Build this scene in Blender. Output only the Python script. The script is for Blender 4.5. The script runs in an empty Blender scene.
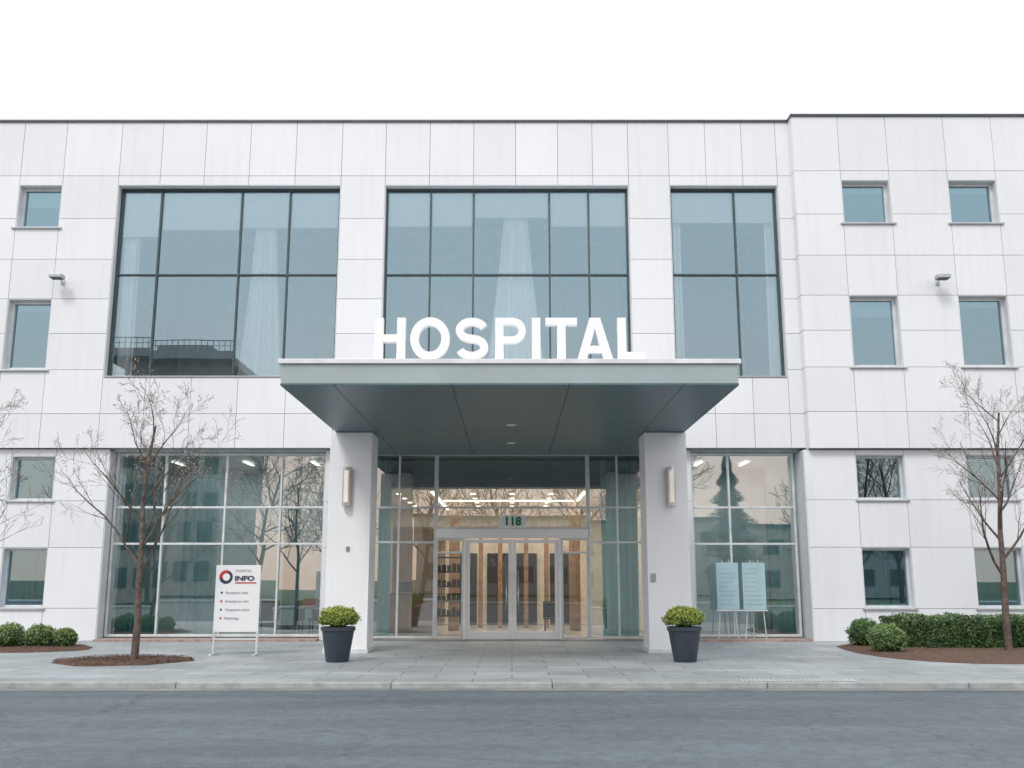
import bpy, math, random
from mathutils import Vector, Matrix, noise
random.seed(7)
scene = bpy.context.scene
COL = scene.collection

# ------------------------------------------------------------------ materials
def newmat(name):
    m = bpy.data.materials.new(name); m.use_nodes = True
    nt = m.node_tree; nt.nodes.clear()
    out = nt.nodes.new('ShaderNodeOutputMaterial')
    return m, nt, out
def N(nt, t, **kw):
    n = nt.nodes.new(t)
    for k, v in kw.items():
        setattr(n, k, v)
    return n
def pbr(name, col, rough=0.5, metal=0.0, var=0.08, scale=3.0, bump=0.0, bscale=30.0, spec=0.5, emis=None, estr=0.0, attr=None, streak=0.0, col2=None, transl=0.0):
    m, nt, out = newmat(name)
    p = N(nt, 'ShaderNodeBsdfPrincipled')
    p.inputs['Roughness'].default_value = rough
    p.inputs['Metallic'].default_value = metal
    p.inputs['Specular IOR Level'].default_value = spec
    tc = N(nt, 'ShaderNodeTexCoord')
    nz = N(nt, 'ShaderNodeTexNoise'); nz.inputs['Scale'].default_value = scale; nz.inputs['Detail'].default_value = 6
    nt.links.new(tc.outputs['Object'], nz.inputs['Vector'])
    mx = N(nt, 'ShaderNodeMix', data_type='RGBA')
    c2 = col2 if col2 else tuple(c*(1-var*2) for c in col)
    c1 = col if col2 else tuple(min(1, c*(1+var)) for c in col)
    mx.inputs[6].default_value = (*c1, 1); mx.inputs[7].default_value = (*c2, 1)
    rm = N(nt, 'ShaderNodeMapRange'); rm.inputs[1].default_value = .3; rm.inputs[2].default_value = .7
    nt.links.new(nz.outputs[0], rm.inputs[0])
    nt.links.new(rm.outputs[0], mx.inputs[0])
    last = mx.outputs[2]
    if attr:
        a = N(nt, 'ShaderNodeAttribute', attribute_name='pv')
        r2 = N(nt, 'ShaderNodeMapRange'); r2.inputs[3].default_value = 1-attr; r2.inputs[4].default_value = 1.0
        nt.links.new(a.outputs['Fac'], r2.inputs[0])
        m2 = N(nt, 'ShaderNodeMix', data_type='RGBA', blend_type='MULTIPLY'); m2.inputs[0].default_value = 1
        nt.links.new(last, m2.inputs[6]); nt.links.new(r2.outputs[0], m2.inputs[7]); last = m2.outputs[2]
    if streak:
        mp = N(nt, 'ShaderNodeMapping'); mp.inputs['Scale'].default_value = (5, 5, .35)
        nt.links.new(tc.outputs['Object'], mp.inputs[0])
        n3 = N(nt, 'ShaderNodeTexNoise'); n3.inputs['Scale'].default_value = 1.2; n3.inputs['Detail'].default_value = 5
        nt.links.new(mp.outputs[0], n3.inputs['Vector'])
        r3 = N(nt, 'ShaderNodeMapRange'); r3.inputs[1].default_value = .48; r3.inputs[2].default_value = .75
        r3.inputs[3].default_value = 1; r3.inputs[4].default_value = 1-streak
        nt.links.new(n3.outputs[0], r3.inputs[0])
        m3 = N(nt, 'ShaderNodeMix', data_type='RGBA', blend_type='MULTIPLY'); m3.inputs[0].default_value = 1
        nt.links.new(last, m3.inputs[6]); nt.links.new(r3.outputs[0], m3.inputs[7]); last = m3.outputs[2]
    nt.links.new(last, p.inputs['Base Color'])
    if bump:
        b = N(nt, 'ShaderNodeBump'); b.inputs['Strength'].default_value = bump; b.inputs['Distance'].default_value = .02
        n2 = N(nt, 'ShaderNodeTexNoise'); n2.inputs['Scale'].default_value = bscale; n2.inputs['Detail'].default_value = 5
        nt.links.new(tc.outputs['Object'], n2.inputs['Vector'])
        nt.links.new(n2.outputs[0], b.inputs['Height']); nt.links.new(b.outputs[0], p.inputs['Normal'])
    if emis:
        p.inputs['Emission Color'].default_value = (*emis, 1); p.inputs['Emission Strength'].default_value = estr
    if transl:
        tr = N(nt, 'ShaderNodeBsdfTranslucent'); nt.links.new(last, tr.inputs[0])
        ms = N(nt, 'ShaderNodeMixShader'); ms.inputs[0].default_value = transl
        nt.links.new(p.outputs[0], ms.inputs[1]); nt.links.new(tr.outputs[0], ms.inputs[2]); nt.links.new(ms.outputs[0], out.inputs[0])
    else:
        nt.links.new(p.outputs[0], out.inputs[0])
    return m
def glassmat(name, trans, refl, fac, wav=0.0):
    m, nt, out = newmat(name)
    t = N(nt, 'ShaderNodeBsdfTransparent'); t.inputs[0].default_value = (*trans, 1)
    g = N(nt, 'ShaderNodeBsdfGlossy'); g.inputs[0].default_value = (*refl, 1); g.inputs['Roughness'].default_value = 0.0
    if wav:
        tc = N(nt, 'ShaderNodeTexCoord')
        nz = N(nt, 'ShaderNodeTexNoise'); nz.inputs['Scale'].default_value = .8; nz.inputs['Detail'].default_value = 0
        nt.links.new(tc.outputs['Object'], nz.inputs['Vector'])
        b = N(nt, 'ShaderNodeBump'); b.inputs['Strength'].default_value = 1; b.inputs['Distance'].default_value = wav
        nt.links.new(nz.outputs[0], b.inputs['Height']); nt.links.new(b.outputs[0], g.inputs['Normal'])
    f = N(nt, 'ShaderNodeFresnel'); f.inputs[0].default_value = 1.5
    ad = N(nt, 'ShaderNodeMath', operation='ADD', use_clamp=True); ad.inputs[1].default_value = fac-.04
    nt.links.new(f.outputs[0], ad.inputs[0])
    mx = N(nt, 'ShaderNodeMixShader')
    nt.links.new(ad.outputs[0], mx.inputs[0]); nt.links.new(t.outputs[0], mx.inputs[1]); nt.links.new(g.outputs[0], mx.inputs[2])
    nt.links.new(mx.outputs[0], out.inputs[0])
    return m
def emit(name, col, s):
    m, nt, out = newmat(name)
    e = N(nt, 'ShaderNodeEmission'); e.inputs[0].default_value = (*col, 1); e.inputs[1].default_value = s
    nt.links.new(e.outputs[0], out.inputs[0]); return m

M_panel = pbr('white_cladding', (.755, .765, .80), .42, var=.012, scale=.6, attr=.06, streak=.045, bump=.02, bscale=1.5)
M_joint = pbr('panel_joint', (.38, .39, .41), .8)
M_reveal = pbr('window_reveal', (.66, .68, .71), .5, var=.03)
M_sill = pbr('metal_sill', (.42, .44, .46), .35, metal=.4)
M_coping = pbr('coping_metal', (.10, .11, .12), .4, metal=.6)
M_dark = pbr('dark_aluminium', (.07, .095, .10), .35, metal=.5)
M_alu = pbr('light_aluminium', (.66, .69, .71), .35, metal=.2)
M_door = pbr('white_door_frame', (.90, .90, .90), .35, var=.02)
M_plaster = pbr('interior_plaster', (.56, .66, .69), .8)
M_warmwall = pbr('warm_interior_wall', (.66, .57, .48), .7)
M_wood = pbr('wood_panel', (.26, .15, .085), .5, var=.2, scale=6)
M_intfloor = pbr('interior_floor', (.40, .38, .35), .25)
M_curt = pbr('white_curtain', (.95, .96, .96), .85, var=.01, transl=.2)
M_blind = pbr('roller_blind', (.80, .83, .84), .8, var=.01, transl=.25)
M_teal = pbr('teal_curtain', (.18, .40, .42), .85, var=.1, transl=.3)
M_tealL = pbr('pale_teal_curtain', (.46, .66, .68), .85, var=.1, transl=.3)
G_up = glassmat('upper_glass', (.95, .99, 1.0), (.66, .87, .97), .31, .0006)
G_low = glassmat('storefront_glass', (.76, .90, .92), (.90, .91, .90), .36, .0006)
G_door = glassmat('door_glass', (.90, .94, .93), (.9, .92, .9), .16)
G_small = glassmat('window_glass', (.62, .78, .82), (.48, .68, .77), .42, .0006)
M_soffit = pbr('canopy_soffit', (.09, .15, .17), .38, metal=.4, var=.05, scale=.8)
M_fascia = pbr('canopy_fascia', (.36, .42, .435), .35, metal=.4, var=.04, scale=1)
M_rim = pbr('canopy_rim', (.74, .75, .76), .35, metal=.1)
M_letter = pbr('letter_white', (.93, .93, .94), .35, var=.01)
M_col = pbr('column_plaster', (.88, .89, .91), .6, var=.012, scale=1.2, streak=.04)
M_steel = pbr('brushed_steel', (.50, .50, .50), .28, metal=.9)
M_lampg = pbr('lamp_glass', (.75, .72, .68), .3, emis=(1, .9, .78), estr=.25)
M_black = pbr('black_plastic', (.03, .03, .035), .5)
M_pot = pbr('charcoal_pot', (.028, .042, .06), .38, var=.15)
M_soil = pbr('soil', (.05, .035, .025), .95, bump=.6)
M_bark = pbr('bark', (.135, .10, .085), .9, var=.3, scale=12, bump=.5, bscale=40)
M_mulch = pbr('mulch', (.20, .115, .08), .95, scale=30, bump=1.0, bscale=60, col2=(.06, .038, .028))
M_warm = emit('warm_ceiling_light', (1, .86, .70), 4)
M_cool = emit('ceiling_light', (1, .93, .82), 2.5)
M_green = pbr('green_sign_digits', (.01, .20, .10), .4)
M_signw = pbr('sign_white', (.82, .83, .84), .4, var=.01)
M_red = pbr('sign_red', (.55, .04, .05), .4)
M_navy = pbr('sign_dark', (.04, .05, .09), .4)
M_grey = pbr('sign_text_grey', (.25, .28, .30), .5)
M_boardT = pbr('display_board', (.36, .52, .57), .35, var=.04)
M_boardtxt = pbr('display_board_text', (.24, .36, .40), .5)

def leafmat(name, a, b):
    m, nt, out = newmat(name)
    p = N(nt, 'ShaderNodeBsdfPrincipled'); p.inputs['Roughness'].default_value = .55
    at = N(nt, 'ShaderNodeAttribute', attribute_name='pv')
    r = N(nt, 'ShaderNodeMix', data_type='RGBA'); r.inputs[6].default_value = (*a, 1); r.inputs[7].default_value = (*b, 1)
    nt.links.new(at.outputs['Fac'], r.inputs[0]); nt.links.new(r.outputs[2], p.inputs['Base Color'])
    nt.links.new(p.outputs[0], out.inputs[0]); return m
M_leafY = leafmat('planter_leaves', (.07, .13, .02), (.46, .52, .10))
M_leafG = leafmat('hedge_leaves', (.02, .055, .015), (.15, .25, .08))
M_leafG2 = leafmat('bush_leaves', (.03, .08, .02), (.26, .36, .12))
M_pine = leafmat('conifer_needles', (.012, .03, .018), (.05, .09, .05))
M_bud = leafmat('tree_buds', (.35, .25, .2), (.70, .65, .55))

# ------------------------------------------------------------------ mesh builder
class MB:
    def __init__(s): s.v = []; s.f = []; s.pv = []
    def quad(s, pts, pv=.5):
        i = len(s.v); s.v += [tuple(p) for p in pts]; s.f.append(tuple(range(i, i+len(pts)))); s.pv.append(pv)
    def box(s, x0, x1, y0, y1, z0, z1, pv=.5):
        if x1 < x0: x0, x1 = x1, x0
        i = len(s.v)
        s.v += [(x0,y0,z0),(x1,y0,z0),(x1,y1,z0),(x0,y1,z0),(x0,y0,z1),(x1,y0,z1),(x1,y1,z1),(x0,y1,z1)]
        for f in ((0,3,2,1),(4,5,6,7),(0,1,5,4),(1,2,6,5),(2,3,7,6),(3,0,4,7)):
            s.f.append(tuple(i+k for k in f)); s.pv.append(pv)
    def tube(s, pts, rads, k=6, pv=.5, cap=True):
        base = len(s.v)
        n = len(pts)
        for j, p in enumerate(pts):
            d = (pts[min(j+1, n-1)]-pts[max(j-1, 0)])
            if d.length < 1e-6: d = Vector((0, 0, 1))
            d.normalize()
            a = d.cross(Vector((0.31, .95, .05))); a.normalize(); b = d.cross(a)
            for q in range(k):
                t = 2*math.pi*q/k
                s.v.append(tuple(p+(a*math.cos(t)+b*math.sin(t))*rads[j]))
        for j in range(n-1):
            for q in range(k):
                q2 = (q+1) % k
                s.f.append((base+j*k+q, base+j*k+q2, base+(j+1)*k+q2, base+(j+1)*k+q)); s.pv.append(pv)
        if cap and k > 3:
            s.f.append(tuple(base+q for q in range(k))); s.pv.append(pv)
            s.f.append(tuple(base+(n-1)*k+q for q in reversed(range(k)))); s.pv.append(pv)
    def cyl(s, x, y, z0, z1, r0, r1=None, k=24, pv=.5):
        s.tube([Vector((x, y, z0)), Vector((x, y, z1))], [r0, r0 if r1 is None else r1], k, pv)
    def obj(s, name, mat, parent=None, smooth=False, bevel=0, loc=None):
        me = bpy.data.meshes.new(name); me.from_pydata(s.v, [], s.f); me.update()
        a = me.attributes.new('pv', 'FLOAT', 'FACE'); a.data.foreach_set('value', s.pv)
        me.materials.append(mat)
        if smooth: me.polygons.foreach_set('use_smooth', [True]*len(me.polygons))
        o = bpy.data.objects.new(name, me); COL.objects.link(o)
        if parent: o.parent = parent
        if loc: o.location = loc
        if bevel:
            b = o.modifiers.new('bev', 'BEVEL'); b.width = bevel; b.segments = 2; b.limit_method = 'ANGLE'
        return o
def empty(name, loc=(0, 0, 0)):
    e = bpy.data.objects.new(name, None); e.location = loc; COL.objects.link(e); e.empty_display_size = .3
    return e

def subtract(r, holes):
    x0, x1, z0, z1 = r
    xs = sorted({x0, x1} | {h[i] for h in holes for i in (0, 1) if x0 < h[i] < x1})
    out = []
    for a, b in zip(xs[:-1], xs[1:]):
        cx = (a+b)/2
        zs = sorted({z0, z1} | {h[i] for h in holes if h[0] < cx < h[1] for i in (2, 3) if z0 < h[i] < z1})
        for c, d in zip(zs[:-1], zs[1:]):
            cz = (c+d)/2
            if not any(h[0] < cx < h[1] and h[2] < cz < h[3] for h in holes): out.append((a, b, c, d))
    return out
def cladding(mp, mbk, xs, zs, yf, holes, ybk, gap=.011, th=.03):
    for a, b in zip(xs[:-1], xs[1:]):
        for c, d in zip(zs[:-1], zs[1:]):
            pv = random.random()
            off = random.uniform(-.0015, .0015)
            for r in subtract((a+gap/2, b-gap/2, c+gap/2, d-gap/2), holes):
                mp.box(r[0], r[1], yf+off, yf+th, r[2], r[3], pv)
    for r in subtract((xs[0]+.01, xs[-1]-.01, zs[0]+.01, zs[-1]-.01), holes):
        mbk.box(r[0], r[1], yf+th+.001, ybk, r[2], r[3])

# ------------------------------------------------------------------ hospital
H = empty('hospital_building')
mp, mbk, rev, sill = MB(), MB(), MB(), MB()
fdark, flight, gup, glow, gsm, fsm = MB(), MB(), MB(), MB(), MB(), MB()
interior, curt, blind, teal, tealL = MB(), MB(), MB(), MB(), MB()

XL, XR = -27.0, 24.0
YM, YR = -0.6, -0.95
ZT = 13.90
big = [(-10.73, -4.66, 6.70, 12.06), (-3.46, 3.18, 6.70, 12.06), (4.29, 7.24, 6.70, 12.06)]
def wing_holes(xa, xb, dx=0):
    return [(xa, xb, 10.85, 12.06), (xa, xb, 6.92, 8.85)]
lcols = [(-13.42, -12.25), (-16.6, -15.4), (-19.8, -18.6), (-23.0, -21.8)]
rcols = [(8.85, 10.15), (11.72, 13.02), (14.6, 15.9), (17.5, 18.8), (20.4, 21.7)]
hl = [h for c in lcols for h in wing_holes(*c)]
xs_main = [XL, -25.6, -24.4, -23.0, -21.8, -20.5, -19.8, -18.6, -17.4, -16.6, -15.4, -14.5, -13.42, -12.25, -10.73, -9.6, -8.4, -7.18, -5.92, -4.66, -3.46, -2.25, -1.05, .1, 1.25, 2.2, 3.18, 4.29, 5.3, 6.3, 7.24, 7.62]
zs_up = [4.85, 5.75, 6.92, 7.9, 8.85, 9.95, 11.1, 12.33, ZT]
zs_up2 = [4.80, 5.75, 6.92, 7.9, 8.85, 9.95, 11.1, 12.33, ZT]
cladding(mp, mbk, xs_main, zs_up, YM, big+hl, -.22)
hr = [h for c in rcols for h in wing_holes(*c)]
xs_r = [7.62, 8.85, 10.15, 11.72, 13.02, 14.6, 15.9, 17.5, 18.8, 20.4, 21.7, XR]
cladding(mp, mbk, xs_r, zs_up2, YR, hr, -.22)
for c, d in zip(zs_up2[:-1], zs_up2[1:]):
    mp.box(7.60, 7.628, YR+.012, YM-.004, c+.008, d-.008, random.random())
lgc = [(-12.98, -11.83), (-16.2, -15.0), (-19.4, -18.2), (-22.6, -21.4)]
rgc = [(8.80, 10.05), (11.62, 12.87), (14.5, 15.75), (17.4, 18.65), (20.3, 21.55)]
gh = lambda c: [(c[0], c[1], 3.50, 4.66), (c[0], c[1], .80, 2.31)]
hgl = [h for c in lgc for h in gh(c)]; hgr = [h for c in rgc for h in gh(c)]
zs_g = [0.0, .80, 2.31, 3.50, 4.84]
YGL, YGR = -.47, -.78
cladding(mp, mbk, [XL, -25, -23.8, -22.6, -21.4, -20.4, -19.4, -18.2, -17.2, -16.2, -15.0, -14.0, -12.98, -11.83, -10.45], zs_g, YGL, hgl, -.12)
cladding(mp, mbk, [7.5, 8.80, 10.05, 11.62, 12.87, 14.5, 15.75, 17.4, 18.65, 20.3, 21.55, XR], zs_g[:-1]+[4.79], YGR, hgr, -.12)
cladding(mp, mbk, [-4.85, -3.75], zs_g, -.32, [], .1)
cladding(mp, mbk, [3.45, 4.66], zs_g, -.32, [], .1)
rev.box(-10.47, -10.43, YGL+.02, .1, 0, 4.78)
rev.box(7.475, 7.51, YGR+.02, .1, 0, 4.78)
for x0, x1 in ((-3.76, -3.735), (3.435, 3.46), (-4.865, -4.84), (4.65, 4.675)):
    rev.box(x0, x1, -.30, .1, 0, 4.78)
mp.obj('cladding_panels', M_panel, H, bevel=.003)
mbk.obj('wall_core', M_joint, H)
cop = MB()
cop.box(XL-.03, 7.59, YM-.05, -.1, ZT+.001, ZT+.06); cop.box(7.57, XR+.03, YR-.05, -.1, ZT+.003, ZT+.063)
cop.obj('parapet_coping', M_coping, H)
sh = MB()
sh.box(XL, XR, -.10, 10.2, 12.6, 13.4)
sh.box(XL, XR, 10.0, 10.3, 0, ZT)
sh.box(XL, XL+.2, -.218, 9.99, 0, ZT); sh.box(XR-.2, XR, -.218, 9.99, 0, ZT)
sh.obj('outer_shell', M_panel, H)
def reveal(h, yf, yg, t=.02, m=rev):
    x0, x1, z0, z1 = h
    m.box(x0, x0+t, yf+.012, yg, z0, z1); m.box(x1-t, x1, yf+.012, yg, z0, z1)
    m.box(x0+t, x1-t, yf+.013, yg, z1-t, z1); m.box(x0+t, x1-t, yf+.013, yg, z0, z0+t)
def window(fr, gl, x0, x1, z0, z1, y, mx=(), mz=(), fw=.05, mw=.05, tilt=.0018, d=.07, panes=None):
    fr.box(x0, x0+fw, y-d, y+.04, z0, z1); fr.box(x1-fw, x1, y-d, y+.04, z0, z1)
    fr.box(x0+fw, x1-fw, y-d+.003, y+.037, z1-fw, z1); fr.box(x0+fw, x1-fw, y-d+.003, y+.037, z0, z0+fw)
    for x in mx: fr.box(x-mw/2, x+mw/2, y-d+.006, y+.034, z0+fw, z1-fw)
    for z in mz: fr.box(x0+fw, x1-fw, y-d+.010, y+.030, z-mw/2, z+mw/2)
    X = [x0+fw/2, *mx, x1-fw/2]; Z = [z0+fw/2, *mz, z1-fw/2]
    for a, b in zip(X[:-1], X[1:]):
        for c, e in zip(Z[:-1], Z[1:]):
            tx, tz = random.uniform(-tilt, tilt)*(b-a), random.uniform(-tilt, tilt)*(e-c)
            gl.quad([(a, y-tx-tz, c), (b, y+tx-tz, c), (b, y+tx+tz, e), (a, y-tx+tz, e)])
YG = -.32
mull = [(-9.6, -7.4, -6.08), (-2.22, -1.05, 1.02, 2.09), (6.08,)]
for h, m in zip(big, mull):
    reveal(h, YM, YG)
    window(fdark, gup, h[0]+.02, h[1]-.02, h[2]+.02, h[3]-.02, YG, m, (9.59,), fw=.055, mw=.045)
    sill.box(h[0]+.025, h[1]-.025, YM-.03, YG-.08, h[2]+.022, h[2]+.05)
k = 0
for cols, yf in ((lcols, YM), (rcols, YR)):
    for c in cols:
        for h in wing_holes(*c):
            yg = yf+.27
            reveal(h, yf, yg)
            window(fsm, gsm, h[0]+.02, h[1]-.02, h[2]+.02, h[3]-.02, yg, fw=.075)
            sill.box(h[0]-.09, h[1]+.09, yf-.06, yf-.004, h[2]-.045, h[2]-.005)
            blind.box(h[0]+.1, h[1]-.1, yg+.12, yg+.13, h[3]-(.25 if k % 3 else .5), h[3]-.05); k += 1
for cols, yf in ((lgc, YGL), (rgc, YGR)):
    for c in cols:
        for j, h in enumerate(gh(c)):
            yg = yf+.25
            reveal(h, yf, yg)
            window(fsm, gsm, h[0]+.02, h[1]-.02, h[2]+.02, h[3]-.02, yg, fw=.055)
            sill.box(h[0]-.06, h[1]+.06, yf-.05, yf-.004, h[2]-.04, h[2]-.005)
fwhite, gdoor = MB(), MB()
window(flight, glow, -10.40, -4.87, 0.08, 4.78, 0, (-9.1, -7.5, -6.05), (2.42, 3.36), fw=.06, mw=.05)
window(flight, glow, 4.68, 7.40, 0.08, 4.78, 0, (5.68,), (2.42, 3.36), fw=.06, mw=.05)
window(flight, glow, -3.73, -1.98, 0.04, 4.78, 0, (-2.95,), (2.46, 3.36), fw=.05, mw=.05)
window(flight, glow, 1.98, 3.43, 0.04, 4.78, 0, (2.75,), (2.46, 3.36), fw=.05, mw=.05)
window(flight, glow, -1.978, 1.978, 2.80, 4.78, 0, (), (3.36,), fw=.05, mw=.05)
window(flight, gdoor, -1.977, -1.25, 0.04, 2.56, 0, (), (2.2,), fw=.05, mw=.05)
window(flight, gdoor, 1.27, 1.977, 0.04, 2.56, 0, (), (2.2,), fw=.05, mw=.05)
fwhite.box(-1.97, 1.97, -.12, .06, 2.562, 2.798)
for x0, x1 in ((-1.248, -1.19), (1.21, 1.268)): fwhite.box(x0, x1, -.11, .05, .0, 2.56)
for x0, x1 in ((-1.185, .008), (.014, 1.205)):
    y = -.03; sw = .10
    fwhite.box(x0, x0+sw, y-.035, y+.02, .02, 2.53); fwhite.box(x1-sw, x1, y-.035, y+.02, .02, 2.53)
    fwhite.box(x0+sw, x1-sw, y-.032, y+.017, 2.44, 2.53); fwhite.box(x0+sw, x1-sw, y-.032, y+.017, .02, .22)
    gdoor.quad([(x0+sw-.01, y, .21), (x1-sw+.01, y, .21), (x1-sw+.01, y, 2.45), (x0+sw-.01, y, 2.45)])
fwhite.obj('entrance_doors_frame', M_door, H, bevel=.004)
hd = MB()
for x in (-.14, .16):
    hd.tube([Vector((x, -.13, .75)), Vector((x, -.13, 1.75))], [.018, .018], 10)
    for z in (.85, 1.65): hd.tube([Vector((x, -.13, z)), Vector((x, -.06, z))], [.012, .012], 8)
hd.obj('door_handles', M_steel, H, smooth=True)
fdark.obj('upper_window_mullions', M_dark, H, bevel=.004)
flight.obj('storefront_mullions', M_alu, H, bevel=.004)
fsm.obj('window_frames', M_alu, H, bevel=.004)
gup.obj('upper_glazing', G_up, H); glow.obj('storefront_glazing', G_low, H); gsm.obj('window_glazing', G_small, H); gdoor.obj('door_glazing', G_door, H)
rev.obj('window_reveals', M_reveal, H); sill.obj('window_sills', M_sill, H, bevel=.004)
it = interior
it.box(-27+.25, 23.7, -.215, 9.95, 4.801, 6.6)
it.box(XL+.25, XR-.3, -.215, 9.95, 12.15, 12.5)
for x in (-11.0, -4.1, 3.72, 7.70):
    it.box(x-.08, x+.08, -.05, 9.9, 6.61, 12.14)
for x in (-11.0, -4.2, 3.9, 7.75):
    it.box(x-.08, x+.08, .12, 9.9, 0.01, 4.79)
for (a, b) in ((-26.7, -11.1), (7.8, 23.6)):
    it.box(a, b, -.1, 9.9, 9.1, 10.6); it.box(a, b, -.05, 9.9, 2.5, 3.3)
    it.box(a, b, 3.0, 3.1, .01, 2.49); it.box(a, b, 3.0, 3.1, 3.31, 4.79); it.box(a, b, 3, 3.1, 6.61, 9.09); it.box(a, b, 3, 3.1, 10.61, 12.14)
it.box(-10.9, -4.2, 5.5, 5.6, 6.61, 12.14); it.box(-4.0, 3.6, 5.5, 5.6, 6.61, 12.14); it.box(3.8, 7.6, 5.5, 5.6, 6.61, 12.14)
it.box(-10.9, -4.3, 4.0, 4.1, .02, 4.79); it.box(4.0, 7.65, 4.0, 4.1, .02, 4.79)
it.obj('interior_walls', M_plaster, H)
fl = MB(); fl.box(-26.7, 23.7, .11, 9.9, -.02, .012); fl.obj('interior_floor', M_intfloor, H)

def sheet(mb, x0, x1, z0, z1, y, amp=.05, wl=.16, top=None, seed=0, nz=14):
    rnd = random.Random(seed); ph = rnd.random()*6
    n = max(8, int((x1-x0)/wl*6))
    cx = (x0+x1)/2
    def P(i, j):
        u = i/n; v = j/nz
        w = 1.0 if top is None else top(v)
        x = cx+(x0+(x1-x0)*u-cx)*w
        a = 2*math.pi*(x0+(x1-x0)*u)/wl
        return (x+.02*math.sin(a*.37+v*3+ph), y+amp*math.sin(a+ph+.6*math.sin(u*9+v*1.5)), z0+(z1-z0)*v)
    base = len(mb.v)
    for j in range(nz+1):
        for i in range(n+1): mb.v.append(P(i, j))
    for j in range(nz):
        for i in range(n):
            q = base+j*(n+1)+i
            mb.f.append((q, q+1, q+n+2, q+n+1)); mb.pv.append(.5)
gath = lambda v: 1.0-.62*v**.8
sheet(curt, -7.38, -6.1, 6.7, 11.95, -.14, .07, .21, gath, 1)
sheet(curt, -.75, .95, 6.7, 11.95, -.14, .07, .24, lambda v: 1.0-.66*v**.7, 2)
sheet(curt, -10.6, -10.2, 6.7, 12, -.12, .05, .14, None, 3)
sheet(curt, 4.35, 4.65, 6.7, 12, -.12, .05, .14, None, 4)
sheet(curt, 6.9, 7.2, 6.7, 12, -.12, .05, .14, None, 5)
for a, b, zb in ((-9.55, -7.45, 10.9), (-10.65, -9.65, 10.7), (-6.03, -4.75, 10.95), (-3.4, -2.27, 11.0), (-2.17, -1.1, 11.0), (-1.0, .97, 11.25), (1.07, 2.05, 11.0), (2.14, 3.1, 11.0), (4.35, 6.03, 11.1), (6.13, 7.15, 11.1), (-7.35, -6.1, 10.95)):
    blind.box(a, b, -.255, -.25, zb, 12.0)
sheet(teal, -10.3, -9.2, .05, 4.7, .3, .07, .2, None, 6)
sheet(tealL, -8.6, -7.7, .05, 4.7, .25, .06, .17, None, 7)
sheet(teal, -6.0, -5.6, .05, 4.7, .3, .06, .17, None, 8)
sheet(tealL, 6.75, 7.35, .05, 4.7, .3, .06, .17, None, 9)
sheet(teal, 2.35, 3.3, .05, 4.7, .4, .06, .19, None, 10)
sheet(teal, -3.65, -3.2, .05, 4.7, .4, .06, .19, None, 11)
for c in lgc+rgc:
    yy = -.1 if c[0] < 0 else -.4
    w = c[1]-c[0]
    sheet(tealL, c[0]+.03, c[0]+w*.62, .82, 2.4, yy, .035, .11, None, int(c[0]*10))
    sheet(tealL, c[0]+w*.66, c[1]-.03, .82, 2.4, yy, .035, .11, None, int(c[0]*10)+1)
curt.obj('sheer_curtains', M_curt, H, smooth=True); blind.obj('roller_blinds', M_blind, H)
teal.obj('teal_curtains', M_teal, H, smooth=True); tealL.obj('pale_curtains', M_tealL, H, smooth=True)
# lobby
lb = MB(); lb.box(-4.1, 3.8, 8.6, 8.7, .02, 4.79); lb.box(-4.12, -4.09, .3, 8.6, .02, 4.78); lb.box(3.79, 3.815, .3, 8.6, .02, 4.78)
lb.box(-4.08, 3.78, .6, 8.59, 3.9, 3.95)
lb.obj('lobby_walls', M_warmwall, H)
wd = MB()
for x in (-1.0, -.38, .45, 1.1): wd.box(x-.07, x+.07, 6.2, 6.4, .02, 2.9)
wd.box(-1.8, 2.2, 6.15, 6.45, 2.9, 3.2)
for x in (-1.75, 1.9): wd.box(x-.16, x+.16, 4.4, 4.75, .02, 3.88)
for i in range(20): wd.box(-4.05+i*.09, -4.0+i*.09, 8.45, 8.55, .1, 3.3)
wd.box(-3.9, -2.2, 3.2, 3.25, .02, 1.1)
wd.obj('wood_screen', M_wood, H)
dk = MB()
dk.box(-3.9, -2.2, 3.3, 3.9, .02, 1.05); dk.box(-3.95, -2.15, 3.12, 3.95, 1.08, 1.13)
dk.box(-.85, -.10, 8.5, 8.58, .05, 2.4); dk.box(.12, .85, 8.5, 8.58, .05, 2.4); dk.box(1.3, 2.0, 8.5, 8.58, .05, 2.4); dk.box(-2.0, -1.2, 8.5, 8.58, .05, 2.4)
for z in (.5, .9, 1.3, 1.7, 2.1): dk.box(-2.15, -1.35, 2.2, 2.5, z, z+.04)
for x in (-2.17, -1.35): dk.box(x, x+.03, 2.2, 2.5, .02, 2.2)
for z in (.54, .94, 1.34, 1.74):
    for i in range(5): dk.box(-2.1+i*.14, -2.0+i*.14, 2.25, 2.45, z, z+.12+.1*random.random())
dk.box(-3.3, -2.9, 3.35, 3.4, 1.16, 1.45)
dk.box(.9, 1.5, 2.9, 3.4, .4, .45); dk.box(.9, 1.5, 3.38, 3.43, .45, .9); dk.box(.92, .96, 2.92, 2.96, .012, .4); dk.box(1.44, 1.48, 2.92, 2.96, .012, .4)
dk.obj('reception_desk', M_black, H)
lt = MB()
for x in (-2.2, 2.0): lt.box(x-.04, x+.04, 1.2, 8.2, 3.86, 3.885)
for y in (2.0, 3.6, 5.2, 6.8):
    for x in (-3.2, -1.1, 0, 1.1, 3.0): lt.cyl(x, y, 3.87, 3.89, .07, k=14)
for y in (4.4,): lt.box(-2.1, 1.9, y-.04, y+.04, 3.86, 3.885)
lt.obj('lobby_ceiling_lights', M_warm, H)
lt = MB()
for x in (-9.5, -7.5, -5.6, 5.3, 6.6): lt.box(x-.05, x+.05, 1.6, 2.6, 4.74, 4.76)
lt.obj('ward_ceiling_lights', M_cool, H)
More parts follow.
